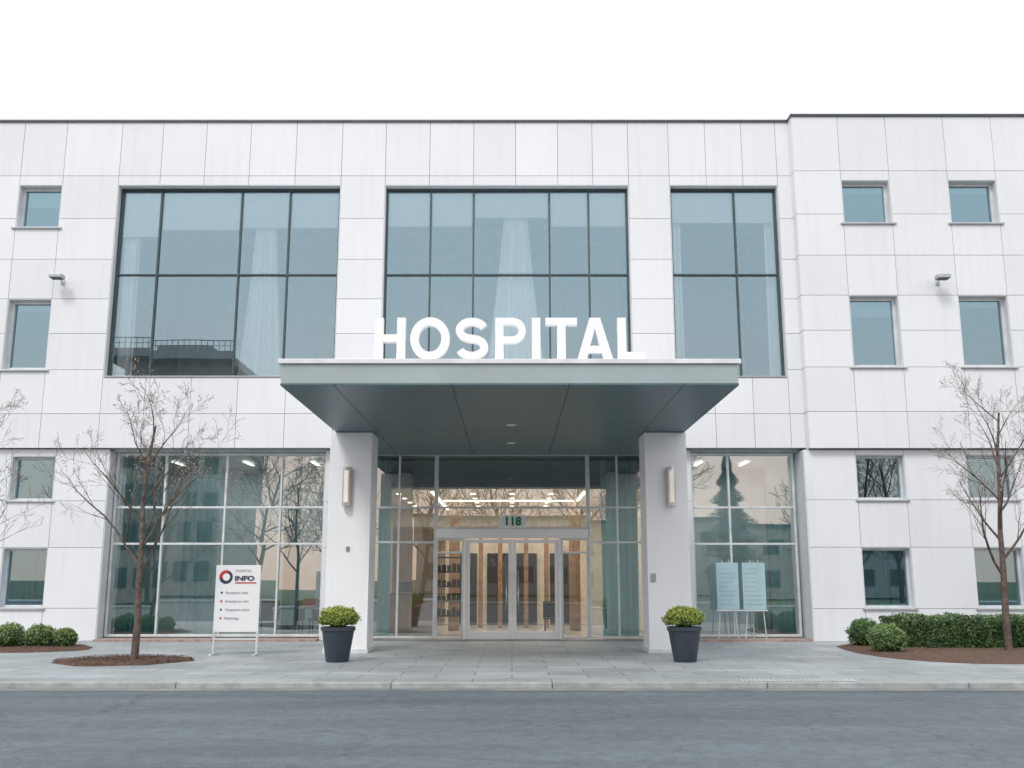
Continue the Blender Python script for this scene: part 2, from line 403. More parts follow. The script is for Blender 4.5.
def area(name, x, y, z, sx, sy, e, col):
    l = bpy.data.lights.new(name, 'AREA'); l.shape = 'RECTANGLE'; l.size = sx; l.size_y = sy; l.energy = e; l.color = col
    o = bpy.data.objects.new(name, l); COL.objects.link(o); o.location = (x, y, z); o.parent = H; return o
area('lobby_lamp', -.1, 4.4, 3.84, 6.5, 6, 400, (1, .91, .80))
area('side_room_fill', -7.6, 2.0, 4.65, 5.5, 2, 55, (1, .95, .88))  # fill light added to brighten the left room behind the glass
area('side_room_fill', 6.0, 2.0, 4.65, 2.5, 2, 35, (1, .95, .88))  # same added fill for the right room
fu = MB()
for x in (-6.9, -6.2, -5.5):
    fu.box(x, x+.5, 1.4, 1.9, .42, .48); fu.box(x, x+.5, 1.88, 1.93, .48, .95)
    for dx in (.02, .44):
        for dy in (1.42, 1.85): fu.box(x+dx, x+dx+.03, dy, dy+.03, .012, .42)
fu.obj('waiting_chairs', M_black, H)
fu = MB(); fu.box(-5.5, -5.15, .62, .95, .80, 1.02); fu.obj('red_first_aid_box', M_red, H)
fu = MB(); fu.box(-6.3, -5.0, .6, 1.0, .75, .79)
for x in (-6.27, -5.06):
    for y in (.62, .95): fu.box(x, x+.04, y, y+.04, .012, .75)
fu.obj('side_table', M_signw, H)

# columns + canopy
cb = MB(); cb.box(-3.95, -3.04, -4.7, -3.75, 0.03, 4.66); cb.box(2.88, 3.79, -4.7, -3.75, .03, 4.66)
cb.obj('entrance_columns', M_col, H, bevel=.01)
cb = MB()
for x0, x1 in ((-3.95, -3.04), (2.88, 3.79)): cb.box(x0-.02, x1+.02, -4.72, -3.73, 0.0, .08)
cb.obj('column_plinths', M_rim, H)
cx0, cx1, cy0, cy1 = -3.86, 3.78, -10.04, -.605
cn = MB()
cn.box(cx0+.02, cx1-.02, cy0+.02, cy1, 4.70, 5.03)
cn.obj('canopy_body', M_fascia, H, bevel=.006)
cn = MB(); cn.box(cx0-.03, cx1+.03, cy0-.03, cy1-.002, 5.032, 5.11); cn.obj('canopy_rim', M_rim, H, bevel=.006)
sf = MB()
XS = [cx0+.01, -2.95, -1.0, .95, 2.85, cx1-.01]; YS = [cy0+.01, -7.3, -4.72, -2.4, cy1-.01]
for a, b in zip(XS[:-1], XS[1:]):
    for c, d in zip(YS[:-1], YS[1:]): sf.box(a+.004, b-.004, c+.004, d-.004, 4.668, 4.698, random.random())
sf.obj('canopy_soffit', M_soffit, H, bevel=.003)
dl = MB(); dr = MB()
for y in (-5.8, -3.0):
    for x in (-.02,):
        dl.cyl(x, y, 4.655, 4.667, .13, k=20); dr.cyl(x, y, 4.645, 4.6545, .09, k=20)
dl.obj('downlight_trims', M_steel, H); dr.obj('downlight_lenses', M_signw, H)

gs = MB(); gs.box(-.33, .36, -.19, -.13, 2.85, 3.15); gs.obj('number_sign_box', M_signw, H)
def text(body, name, x, y, z, size, mat, parent, ext=.004, align='LEFT', bold=0.0, sx=1.0):
    c = bpy.data.curves.new(name, 'FONT'); c.body = body; c.size = size; c.extrude = ext; c.offset = bold
    c.align_x = align; c.materials.append(mat)
    o = bpy.data.objects.new(name, c); COL.objects.link(o)
    o.rotation_euler = (math.pi/2, 0, 0); o.location = (x, y, z); o.scale = (sx, 1, 1); o.parent = parent
    return o
text('118', 'number_sign_digits', .015, -.197, 2.895, .30, M_green, H, align='CENTER', bold=.012)

# ------------------------------------------------------------------ HOSPITAL letters
S = empty('hospital_sign', (0, -9.9, 5.135))
Hh = .725; W = .142; DEP = .12
def strip_mesh(mb, pts, w, closed=False, depth=DEP):
    P = [Vector((p[0], 0, p[1])) for p in pts]; n = len(P); L, R = [], []
    for i in range(n):
        if closed: a, b = P[(i-1) % n], P[(i+1) % n]
        else: a, b = P[max(i-1, 0)], P[min(i+1, n-1)]
        d = (b-a).normalized(); nr = Vector((-d.z, 0, d.x))
        L.append(P[i]+nr*w/2); R.append(P[i]-nr*w/2)
    rng = range(n) if closed else range(n-1)
    F = Vector((0, depth, 0))
    for i in rng:
        j = (i+1) % n
        mb.quad([R[i], R[j], L[j], L[i]]); mb.quad([L[i]+F, L[j]+F, R[j]+F, R[i]+F])
        mb.quad([L[i], L[j], L[j]+F, L[i]+F]); mb.quad([R[j], R[i], R[i]+F, R[j]+F])
    if not closed:
        for i in (0, n-1): mb.quad([L[i], R[i], R[i]+F, L[i]+F])
def poly(mb, pts, depth=DEP, y0=0.0):
    n = len(pts)
    mb.quad([(p[0], y0, p[1]) for p in pts]); mb.quad([(p[0], depth, p[1]) for p in reversed(pts)])
    for i in range(n):
        a, b = pts[i], pts[(i+1) % n]
        mb.quad([(b[0], y0, b[1]), (a[0], y0, a[1]), (a[0], depth, a[1]), (b[0], depth, b[1])])
def arc(cx, cz, rx, rz, a0, a1, n=16):
    return [(cx+rx*math.cos(math.radians(a0+(a1-a0)*i/n)), cz+rz*math.sin(math.radians(a0+(a1-a0)*i/n))) for i in range(n+1)]
def rect(mb, x0, x1, z0, z1): poly(mb, [(x0, z0), (x1, z0), (x1, z1), (x0, z1)])
px = lambda v: (v-512)*.01668
def letter(ch, xa, xb):
    mb = MB(); a, b = px(xa), px(xb); w = b-a; c = (a+b)/2
    if ch == 'H': rect(mb, a, a+W, 0, Hh); rect(mb, b-W, b, 0, Hh); rect(mb, a+W, b-W, Hh*.42, Hh*.60)
    if ch == 'O': strip_mesh(mb, arc(c, Hh/2, w/2-W/2, Hh/2-W/2+.008, 0, 360, 48)[:-1], W, True)
    if ch == 'I': rect(mb, c-W/2, c+W/2, 0, Hh)
    if ch == 'T': rect(mb, a, b, Hh-.13, Hh); rect(mb, c-W/2, c+W/2, 0, Hh-.13)
    if ch == 'L': rect(mb, a, a+W, 0, Hh); rect(mb, a+W, b, 0, .13)
    if ch == 'P':
        rect(mb, a, a+W, 0, Hh)
        t = .125; r = (Hh*.62)/2-t/2; zc = Hh-Hh*.31; xc = b-r-t/2
        pts = [(a+W, zc+r)]+[(xc+r*math.cos(q), zc+r*math.sin(q)) for q in [math.pi/2-math.pi*i/16 for i in range(17)]]+[(a+W, zc-r)]
        strip_mesh(mb, pts, t)
    if ch == 'A':
        q = W*1.08
        poly(mb, [(a, 0), (a+q, 0), (c+.0, Hh*.74), (c, Hh), (c-.09, Hh)])
        poly(mb, [(c, Hh), (c, Hh*.74), (b-q, 0), (b, 0), (c+.09, Hh)])
        poly(mb, [(a+.15, Hh*.16), (b-.15, Hh*.16), (b-.20, Hh*.33), (a+.20, Hh*.33)], DEP-.004, .004)
    if ch == 'S':
        t = .132; rx = w/2-t/2; r = (Hh-t)/4
        up = arc(c, Hh-t/2-r, rx, r, 20, 270, 22)
        lo = arc(c, t/2+r, rx, r, 90, -160, 22)
        pts = up[:-3]+[(c-.08, Hh/2+.012), (c+.08, Hh/2-.012)]+lo[3:]
        strip_mesh(mb, pts, t)
    return mb.obj('letter_'+ch, M_letter, S)
for ch, xa, xb in (('H', 373, 404), ('O', 409, 449), ('S', 455, 488), ('P', 495, 526), ('I', 531, 542), ('T', 546, 578), ('A', 578, 614), ('L', 619, 646)):
    letter(ch, xa, xb)
rl = MB(); rl.box(-2.33, 2.25, .03, .07, -.024, -.001); rl.obj('mounting_rail', M_steel, S)

# ------------------------------------------------------------------ lamps & small fittings
def wall_lamp(x):
    e = empty('wall_lamp', (x, -4.7, 3.47))
    a = MB(); a.box(-.07, .07, -.03, -.001, -.40, .40); a.obj('backplate', M_steel, e, bevel=.004)
    a = MB(); a.tube([Vector((0, -.09, -.42)), Vector((0, -.09, .42))], [.095, .095], 24)
    a.obj('body', M_steel, e, smooth=False)
    a = MB()
    a.box(-.045, .045, -.192, -.180, -.34, .34); a.obj('diffuser', M_lampg, e, bevel=.004)
wall_lamp(-3.55); wall_lamp(3.42)
def flood(x, y, z, s):
    e = empty('security_floodlight', (x, y, z))
    a = MB(); a.box(-.05, .05, -.05, -.001, -.06, .06); a.tube([Vector((0, -.04, 0)), Vector((.0, -.28, .02))], [.02, .02], 8)
    a.obj('bracket', M_alu, e)
    a = MB(); a.box(-.17, .17, -.5, -.24, -.02, .09); a.obj('housing', M_sill, e, bevel=.02)
    a = MB(); a.box(-.14, .14, -.48, -.27, -.032, -.021); a.obj('lens', M_black, e)
flood(-12.0, YM, 9.32, 1); flood(11.2, YR, 9.20, -1)
e = empty('intercom_panel', (3.0, -4.7, 1.55)); a = MB(); a.box(-.05, .05, -.03, -.001, -.09, .09); a.obj('housing', M_sill, e, bevel=.005)
a = MB(); a.cyl(0, 0, 0, .01, .025, k=12); o = a.obj('call_button', M_steel, e); o.rotation_euler = (math.pi/2, 0, 0); o.location = (0, -.031, -.04)
e = empty('card_reader', (-3.5, -4.7, 2.15)); a = MB(); a.box(-.035, .035, -.025, -.001, -.05, .05); a.obj('housing', M_grey, e, bevel=.004)
a = MB(); a.box(-.02, .02, -.03, -.0255, .02, .035); a.obj('status_led', M_red, e)

# ------------------------------------------------------------------ info sign
e = empty('information_sign', (-5.64, -5.3, 0))
a = MB(); a.box(-.46, .46, -.02, .02, .46, 1.80); a.obj('panel', M_signw, e, bevel=.006)
a = MB()
for x in (-.46, .42):
    a.box(x, x+.04, -.018, .022, .0, .458); a.box(x-.01, x+.05, -.22, .22, 0, .03)
a.box(-.42, .42, -.012, .012, .30, .33); a.obj('legs', M_alu, e, bevel=.003)
a = MB()
def disc(mb, cx, cz, r, y, n=28, a0=0, a1=360):
    mb.quad([(cx+r*math.cos(math.radians(a0+(a1-a0)*i/n)), y, cz+r*math.sin(math.radians(a0+(a1-a0)*i/n))) for i in range(n+(1 if a1-a0 < 360 else 0))])
disc(a, -.25, 1.56, .14, -.024); a.obj('logo_ring', M_navy, e)
a = MB(); disc(a, -.25, 1.56, .14, -.027, a0=60, a1=200); a.obj('logo_red_part', M_red, e)
a = MB(); disc(a, -.24, 1.56, .075, -.030); a.obj('logo_centre', M_signw, e)
text('HOSPITAL', 'small_heading', -.06, -.026, 1.66, .075, M_grey, e, .001)
text('INFO', 'heading', -.07, -.026, 1.49, .13, M_navy, e, .001, bold=.006, sx=1.35)
a = MB(); a.box(-.06, .38, -.026, -.0225, 1.43, 1.455); a.obj('red_underline', M_red, e)
for i, t in enumerate(('Reception desk', 'Emergency care', 'Outpatient clinic', 'Radiology')):
    text(t, 'line_text', -.24, -.026, 1.22-i*.17, .075, M_grey, e, .001)
    a = MB(); disc(a, -.32, 1.245-i*.17, .022, -.026); a.obj('bullet', M_red if i % 2 else M_navy, e)
# display boards on an easel against the right-hand glass
e = empty('easel_sign', (5.80, -.45, 0.052))
a = MB(); a.box(-.62, -.06, -.03, 0, .72, 1.88); a.box(.04, .62, -.03, 0, .72, 1.88); a.obj('boards', M_boardT, e, bevel=.006)
a = MB()
for xa, xb in ((-.60, -.45), (-.10, -.28), (.08, .26), (.60, .45)):
    a.tube([Vector((xa, .03, 0)), Vector((xb, .02, 1.95))], [.014, .011], 8)
a.tube([Vector((-.3, .32, 0)), Vector((-.34, .03, 1.9))], [.012, .012], 8)
a.tube([Vector((.35, .32, 0)), Vector((.34, .03, 1.9))], [.012, .012], 8)
a.box(-.64, .64, -.05, .03, .68, .715)
a.obj('easel_frame', M_alu, e)
a = MB()
for bx in (-.56, .10):
    for i in range(9):
        a.box(bx, bx+random.uniform(.25, .44), -.034, -.0305, 1.72-i*.11, 1.730-i*.11)
a.obj('board_text', M_boardtxt, e)

# ------------------------------------------------------------------ foliage
def leafcloud(mb, pts_fn, n, size, seed):
    r = random.Random(seed)
    for _ in range(n):
        p, nrm, shade = pts_fn(r)
        d = Vector((r.gauss(0, 1), r.gauss(0, 1), r.gauss(0, 1))).normalized()
        d = (d+nrm*.9).normalized()
        t = d.cross(Vector((r.gauss(0, 1), r.gauss(0, 1), r.gauss(0, 1)))).normalized(); b = d.cross(t)
        s = size*r.uniform(.6, 1.3)
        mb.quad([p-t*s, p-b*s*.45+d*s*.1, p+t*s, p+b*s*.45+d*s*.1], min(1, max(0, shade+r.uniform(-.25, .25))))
def ellipsoid_fn(c, rx, ry, rz, zmin=-1.0, seed=0, lump=.12):
    c = Vector(c)
    def fn(r):
        while True:
            d = Vector((r.gauss(0, 1), r.gauss(0, 1), r.gauss(0, 1))).normalized()
            if d.z > zmin: break
        k = 1+lump*2*noise.noise(d*2.3+Vector((seed, 0, 0)))
        rad = k*r.uniform(.80, 1.04)
        p = c+Vector((d.x*rx, d.y*ry, d.z*rz))*rad
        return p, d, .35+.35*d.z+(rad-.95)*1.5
    return fn
def core(mb, c, rx, ry, rz, pv=0.0, nu=14, nv=8):
    c = Vector(c); g = []
    for j in range(nv+1):
        th = math.pi*j/nv
        g.append([c+Vector((rx*math.sin(th)*math.cos(2*math.pi*i/nu), ry*math.sin(th)*math.sin(2*math.pi*i/nu), rz*math.cos(th))) for i in range(nu)])
    for j in range(nv):
        for i in range(nu):
            mb.quad([g[j][i], g[j+1][i], g[j+1][(i+1) % nu], g[j][(i+1) % nu]], pv)
def planter(x, y, seed):
    e = empty('potted_plant', (x, y, 0))
    n = 28; prof = [(.20, 0), (.215, .02), (.30, .56), (.325, .57), (.325, .64), (.295, .64), (.285, .58), (0.01, .58)]
    a = MB(); ring = [[(r*math.cos(2*math.pi*i/n), r*math.sin(2*math.pi*i/n), z) for i in range(n)] for r, z in prof]
    for j in range(len(ring)-1):
        for i in range(n): a.quad([ring[j][i], ring[j][(i+1) % n], ring[j+1][(i+1) % n], ring[j+1][i]])
    a.obj('pot', M_pot, e)
    a = MB(); a.cyl(0, 0, .585, .60, .28, k=20); a.obj('soil', M_soil, e)
    a = MB(); core(a, (0, 0, .78), .28, .28, .15)
    leafcloud(a, ellipsoid_fn((0, 0, .79), .36, .36, .21, -.6, seed, .10), 3200, .026, seed)
    leafcloud(a, ellipsoid_fn((0, 0, .80), .38, .38, .23, -.2, seed+4, .15), 350, .024, seed+5)
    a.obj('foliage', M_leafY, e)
planter(-3.27, -6.95, 3); planter(3.24, -6.95, 9)
def bush(x, y, r, h, seed, mat):
    e = empty('round_bush', (x, y, 0))
    a = MB(); core(a, (0, 0, h*.48), r*.78, r*.78, h*.42)
    leafcloud(a, ellipsoid_fn((0, 0, h*.5), r, r, h*.52, -.9, seed), 3000, .028, seed)
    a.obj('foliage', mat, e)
bush(-11.15, -3.5, .36, .55, 20, M_leafG2); bush(-10.5, -3.4, .32, .52, 21, M_leafG2); bush(-9.97, -3.35, .25, .44, 22, M_leafG2)
bush(-11.9, -3.5, .36, .55, 25, M_leafG2)
bush(7.95, -3.1, .38, .64, 23, M_leafG); bush(7.75, -5.0, .37, .60, 24, M_leafG2)
e = empty('hedge', (0, 0, 0)); a = MB()
hx0, hx1, hy0, hy1, hz = 8.35, 16.5, -4.1, -3.0, .70
r = random.Random(5)
a.box(hx0+.1, hx1-.1, hy0+.1, hy1-.1, .05, hz-.1, 0)
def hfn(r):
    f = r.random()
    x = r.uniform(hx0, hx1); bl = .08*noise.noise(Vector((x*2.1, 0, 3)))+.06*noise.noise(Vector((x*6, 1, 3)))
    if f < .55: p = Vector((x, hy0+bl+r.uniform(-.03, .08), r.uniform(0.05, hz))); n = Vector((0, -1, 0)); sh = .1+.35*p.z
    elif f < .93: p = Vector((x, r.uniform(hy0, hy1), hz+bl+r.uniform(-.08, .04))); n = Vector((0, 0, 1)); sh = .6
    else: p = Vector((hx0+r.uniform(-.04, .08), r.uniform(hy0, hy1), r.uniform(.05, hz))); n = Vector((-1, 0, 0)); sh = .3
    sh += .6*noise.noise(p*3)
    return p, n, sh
leafcloud(a, hfn, 24000, .032, 77)
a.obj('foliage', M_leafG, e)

def make_tree(name, loc, seed, H=5, r0=.075, lean=(0, 0), fork=.30, levels=4, nl=9, spread=.55, mat=M_bark, buds=True, lfac=.52, twk=1.0, children=(5, 4, 3), wob=1.0):
    R = random.Random(seed); e = empty(name, loc); mb = MB(); bd = MB()
    def branch(p, d, L, r, lvl):
        n = 6 if lvl < 2 else 4
        pts, rad = [p], [r]
        q = p.copy(); dd = d.copy()
        for i in range(n):
            w = (.07+.05*lvl)*wob
            dd = (dd+Vector((R.gauss(0, w), R.gauss(0, w), R.gauss(0, w*.6)+(.04 if lvl else 0)))).normalized()
            q = q+dd*L/n; pts.append(q.copy())
            rad.append(max(.0026*twk, r*(1-(i+1)/n*(.72 if lvl == 0 else .85))))
        mb.tube(pts, rad, 8 if lvl == 0 else (5 if lvl < 2 else 3), cap=False)
        if lvl >= levels:
            if buds:
                for pt in pts[1:]:
                    if R.random() < .6:
                        s = .012; o = Vector((R.gauss(0, .01), R.gauss(0, .01), R.gauss(0, .01)))
                        t = Vector((R.gauss(0, 1), R.gauss(0, 1), R.gauss(0, 1))).normalized()*s; b = t.cross(Vector((R.gauss(0, 1), 1, R.gauss(0, 1)))).normalized()*s
                        bd.quad([pt+o-t, pt+o-b, pt+o+t, pt+o+b], R.random())
            return
        cnt = nl if lvl == 0 else children[lvl-1]
        az = R.random()*6.28
        for c in range(cnt):
            if lvl == 0: t = fork+(1-fork)*((c+R.random()*.5)/cnt)
            else: t = .22+.78*(c+R.random()*.7)/cnt
            t = min(t, .99); k = t*n; i = int(k); f = k-i
            bp = pts[i].lerp(pts[i+1], f); br = rad[i]*(1-f)+rad[i+1]*f
            ld = (pts[i+1]-pts[i]).normalized()
            az += 2.4+R.uniform(-.5, .5)
            side = ld.cross(Vector((math.cos(az), math.sin(az), .2))).normalized()
            ang = R.uniform(.75, 1.25)*(spread if lvl == 0 else .55)
            nd = (ld*math.cos(ang)+side*math.sin(ang)).normalized()
            if lvl == 0: nl_ = L*lfac*(1.25-t*.75)*R.uniform(.85, 1.15)
            else: nl_ = L*R.uniform(.42, .62)*(1.1-.4*t)
            branch(bp, nd, nl_, br*(.58 if lvl == 0 else .55), lvl+1)
    d0 = Vector((lean[0], lean[1], 1)).normalized()
    branch(Vector((0, 0, -.05)), d0, H, r0, 0)
    mb.obj('trunk_and_branches', mat, e, smooth=True)
    if buds: bd.obj('buds', M_bud, e)
    return e
make_tree('bare_tree', (-7.05, -7.0, 0), 11, H=4.6, r0=.075, lean=(.10, 0), fork=.32, nl=11, spread=.80, lfac=.50, children=(5, 4, 4))
make_tree('bare_tree', (10.3, -4.9, 0), 31, H=5.2, r0=.08, lean=(-.02, 0), fork=.30, nl=11, spread=.75, lfac=.42, wob=.7, children=(5, 4, 4))
make_tree('bare_tree', (-11.5, -6.2, 0), 23, H=4.5, r0=.07, lean=(.0, 0), fork=.30, nl=9, spread=.85, lfac=.50)

def bed(name, outline, z=.07, seed=0):
    cx = sum(p[0] for p in outline)/len(outline); cy = sum(p[1] for p in outline)/len(outline)
    a = MB(); rings = [1, .94, .8, .6, .4, .2, .03]; n = 72
    P = [Vector((p[0], p[1], 0)) for p in outline]; L = [0]
    for i in range(len(P)): L.append(L[-1]+(P[(i+1) % len(P)]-P[i]).length)
    pts = []
    for k in range(n):
        s = L[-1]*k/n
        for i in range(len(P)):
            if L[i] <= s < L[i+1]:
                pts.append(P[i].lerp(P[(i+1) % len(P)], (s-L[i])/(L[i+1]-L[i]))); break
    for _ in range(2): pts = [(pts[i-1]+pts[i]*2+pts[(i+1) % n])/4 for i in range(n)]
    g = []
    for j, q in enumerate(rings):
        row = []
        for p in pts:
            x = cx+(p.x-cx)*q; y = cy+(p.y-cy)*q
            x += .02*noise.noise(Vector((x*8, y*8, 1)))
            row.append((x, y, .004 if j == 0 else z*min(1, .5+j*.25)+.03*noise.noise(Vector((x*5, y*5, seed)))))
        g.append(row)
    for j in range(len(rings)-1):
        for i in range(n): a.quad([g[j][i], g[j][(i+1) % n], g[j+1][(i+1) % n], g[j+1][i]])
    a.quad(g[-1])
    r = random.Random(seed)
    for _ in range(2500):
        k = r.randrange(n); q = math.sqrt(r.random())*1.02; p = pts[k].lerp(pts[(k+1) % n], r.random())
        x = cx+(p.x-cx)*q; y = cy+(p.y-cy)*q; s = r.uniform(.012, .035); t = r.random()*6.28; zz = .01+z*min(1, (1.05-q)*6)+r.uniform(0, .015)
        a.quad([(x-s*math.cos(t), y-s*math.sin(t), zz), (x+s*.3*math.sin(t), y-s*.3*math.cos(t), zz+.006), (x+s*math.cos(t), y+s*math.sin(t), zz+r.uniform(0, .02)), (x-s*.3*math.sin(t), y+s*.3*math.cos(t), zz+.008)])
    return a.obj(name, M_mulch)
bed('mulch_bed', [(-8.55, -7.2), (-7.7, -6.35), (-6.7, -6.3), (-5.95, -6.7), (-6.6, -7.75), (-7.7, -8.0)], seed=1)
bed('mulch_bed', [(-16, -4.8), (-10.2, -4.6), (-9.2, -3.9), (-9.6, -2.6), (-16, -2.4)], seed=2)
bed('mulch_bed', [(7.45, -2.2), (7.2, -4.5), (7.35, -6.3), (8.3, -7.5), (17, -7.7), (17, -2.0)], seed=3)

# ------------------------------------------------------------------ ground
def plane(name, x0, x1, y0, y1, z, mat):
    a = MB(); a.quad([(x0, y0, z), (x1, y0, z), (x1, y1, z), (x0, y1, z)]); return a.obj(name, mat)
def pavemat():
    m, nt, out = newmat('paving_slabs')
    p = N(nt, 'ShaderNodeBsdfPrincipled'); p.inputs['Roughness'].default_value = .6
    tc = N(nt, 'ShaderNodeTexCoord')
    br = N(nt, 'ShaderNodeTexBrick'); br.inputs['Scale'].default_value = 1; br.inputs['Brick Width'].default_value = 1.2; br.inputs['Row Height'].default_value = .6
    br.inputs['Mortar Size'].default_value = .012; br.inputs['Mortar Smooth'].default_value = .3
    br.inputs['Color1'].default_value = (.40, .425, .435, 1); br.inputs['Color2'].default_value = (.31, .335, .35, 1); br.inputs['Mortar'].default_value = (.16, .17, .175, 1)
    nt.links.new(tc.outputs['Object'], br.inputs['Vector'])
    nz = N(nt, 'ShaderNodeTexNoise'); nz.inputs['Scale'].default_value = .7; nz.inputs['Detail'].default_value = 8; nz.inputs['Roughness'].default_value = .65
    nt.links.new(tc.outputs['Object'], nz.inputs['Vector'])
    rm = N(nt, 'ShaderNodeMapRange'); rm.inputs[1].default_value = .3; rm.inputs[2].default_value = .7; rm.inputs[3].default_value = .72; rm.inputs[4].default_value = 1.14
    nt.links.new(nz.outputs[0], rm.inputs[0])
    mx = N(nt, 'ShaderNodeMix', data_type='RGBA', blend_type='MULTIPLY'); mx.inputs[0].default_value = 1
    nt.links.new(br.outputs[0], mx.inputs[6]); nt.links.new(rm.outputs[0], mx.inputs[7])
    nt.links.new(mx.outputs[2], p.inputs['Base Color'])
    b = N(nt, 'ShaderNodeBump'); b.inputs['Strength'].default_value = .25; b.inputs['Distance'].default_value = .01
    n2 = N(nt, 'ShaderNodeTexNoise'); n2.inputs['Scale'].default_value = 40
    nt.links.new(tc.outputs['Object'], n2.inputs['Vector']); nt.links.new(n2.outputs[0], b.inputs['Height']); nt.links.new(b.outputs[0], p.inputs['Normal'])
    nt.links.new(p.outputs[0], out.inputs[0]); return m
def roadmat():
    m, nt, out = newmat('asphalt')
    p = N(nt, 'ShaderNodeBsdfPrincipled'); p.inputs['Roughness'].default_value = .75
    tc = N(nt, 'ShaderNodeTexCoord')
    def nz(scale, det, sx=(1, 1, 1)):
        mpn = N(nt, 'ShaderNodeMapping'); mpn.inputs['Scale'].default_value = sx
        nt.links.new(tc.outputs['Object'], mpn.inputs[0])
        n = N(nt, 'ShaderNodeTexNoise'); n.inputs['Scale'].default_value = scale; n.inputs['Detail'].default_value = det
        nt.links.new(mpn.outputs[0], n.inputs['Vector']); return n.outputs[0]
    def rng(s, a, b, c, d):
        r = N(nt, 'ShaderNodeMapRange'); r.inputs[1].default_value = a; r.inputs[2].default_value = b; r.inputs[3].default_value = c; r.inputs[4].default_value = d
        nt.links.new(s, r.inputs[0]); return r.outputs[0]
    def mul(a, b):
        k = N(nt, 'ShaderNodeMath', operation='MULTIPLY'); nt.links.new(a, k.inputs[0]); nt.links.new(b, k.inputs[1]); return k.outputs[0]
    f = mul(rng(nz(.9, 6, (.25, 1.3, 1)), .3, .7, .80, 1.18), rng(nz(60, 3), .3, .7, .64, 1.36))
    f = mul(f, rng(nz(7, 6), .35, .65, .86, 1.12))
    vo = N(nt, 'ShaderNodeTexVoronoi', feature='DISTANCE_TO_EDGE'); vo.inputs['Scale'].default_value = .38
    dm = N(nt, 'ShaderNodeVectorMath', operation='MULTIPLY_ADD')
    n5 = N(nt, 'ShaderNodeTexNoise'); n5.inputs['Scale'].default_value = 2; n5.inputs['Detail'].default_value = 6
    nt.links.new(tc.outputs['Object'], n5.inputs['Vector'])
    nt.links.new(n5.outputs[1], dm.inputs[0]); dm.inputs[1].default_value = (.7, .7, 0); nt.links.new(tc.outputs['Object'], dm.inputs[2])
    nt.links.new(dm.outputs[0], vo.inputs['Vector'])
    f = mul(f, rng(vo.outputs[0], 0, .008, .72, 1.0))
    mx = N(nt, 'ShaderNodeMix', data_type='RGBA', blend_type='MULTIPLY'); mx.inputs[0].default_value = 1; mx.inputs[6].default_value = (.110, .132, .148, 1)
    nt.links.new(f, mx.inputs[7]); nt.links.new(mx.outputs[2], p.inputs['Base Color'])
    b = N(nt, 'ShaderNodeBump'); b.inputs['Strength'].default_value = .5; b.inputs['Distance'].default_value = .01
    n2 = N(nt, 'ShaderNodeTexNoise'); n2.inputs['Scale'].default_value = 90
    nt.links.new(tc.outputs['Object'], n2.inputs['Vector']); nt.links.new(n2.outputs[0], b.inputs['Height']); nt.links.new(b.outputs[0], p.inputs['Normal'])
    nt.links.new(p.outputs[0], out.inputs[0]); return m
def brickmat():
    m, nt, out = newmat('brick_edging')
    p = N(nt, 'ShaderNodeBsdfPrincipled'); p.inputs['Roughness'].default_value = .8
    tc = N(nt, 'ShaderNodeTexCoord'); br = N(nt, 'ShaderNodeTexBrick'); br.inputs['Scale'].default_value = 1
    br.inputs['Brick Width'].default_value = .2; br.inputs['Row Height'].default_value = .1; br.inputs['Mortar Size'].default_value = .008
    br.inputs['Color1'].default_value = (.32, .19, .15, 1); br.inputs['Color2'].default_value = (.40, .30, .27, 1); br.inputs['Mortar'].default_value = (.4, .39, .38, 1)
    nt.links.new(tc.outputs['Object'], br.inputs['Vector']); nt.links.new(br.outputs[0], p.inputs['Base Color']); nt.links.new(p.outputs[0], out.inputs[0]); return m
M_pave = pavemat(); M_road = roadmat(); M_brick = brickmat()
M_grass = pbr('grass', (.10, .13, .06), .95, scale=2, col2=(.06, .075, .035), bump=.5)
M_kerb = pbr('kerb_stone', (.38, .39, .39), .75, var=.12, scale=5, attr=.15, bump=.3)
M_gutter = pbr('gutter_concrete', (.25, .25, .24), .8, scale=1.5, col2=(.14, .15, .155), bump=.3)
ZR = -.085
plane('ground', -400, 400, -400, 400, -.13, M_grass)
plane('road', -300, 300, -40, -10.8, ZR, M_road)
a = MB(); a.box(-60, 60, -10.70, .10, -.12, 0); a.obj('sidewalk', M_pave)
a = MB(); a.box(-60, 60, -46, -40.2, -.12, .02); a.obj('sidewalk', M_pave)
a = MB(); x = -60
rk = random.Random(4)
while x < 60:
    l = rk.choice((2.4, 3.0, 3.2)); a.box(x+.005, x+l-.005, -10.85, -10.70, -.12, .006+rk.uniform(-.004, .004), rk.random()); x += l
a.obj('kerb', M_kerb, bevel=.015)
a = MB(); x = -60
while x < 60:
    a.box(x+.006, x+.994, -40.2, -40.0, -.12, .03, random.random()); x += 1
a.obj('kerb', M_kerb)
plane('gutter', -60, 60, -11.20, -10.85, ZR+.004, M_gutter)
# slotted drain channel set in the paving behind the kerb
e = empty('storm_drain_grate', (4.35, -10.50, .003)); a = MB()
for i in range(25): a.box(-.87+i*.07, -.835+i*.07, -.115, .115, 0.001, .008)
a.box(-.90, .88, -.135, -.115, 0.001, .009); a.box(-.90, .88, .115, .135, 0.001, .009); a.obj('bars', M_alu, e)
a = MB(); a.quad([(-.88, -.115, 0), (.86, -.115, 0), (.86, .115, 0), (-.88, .115, 0)]); a.obj('pit', M_black, e)
a = MB(); a.box(-10.4, -4.87, -.75, -.06, 0, .05); a.obj('brick_edging', M_brick)
a = MB(); a.box(4.68, 7.46, -.75, -.06, 0, .05); a.obj('brick_edging', M_brick)
M_thr = pbr('threshold_stone', (.20, .21, .21), .6)
a = MB(); a.box(-3.72, 3.42, -.55, -.06, 0, .02); a.obj('entrance_threshold', M_thr)

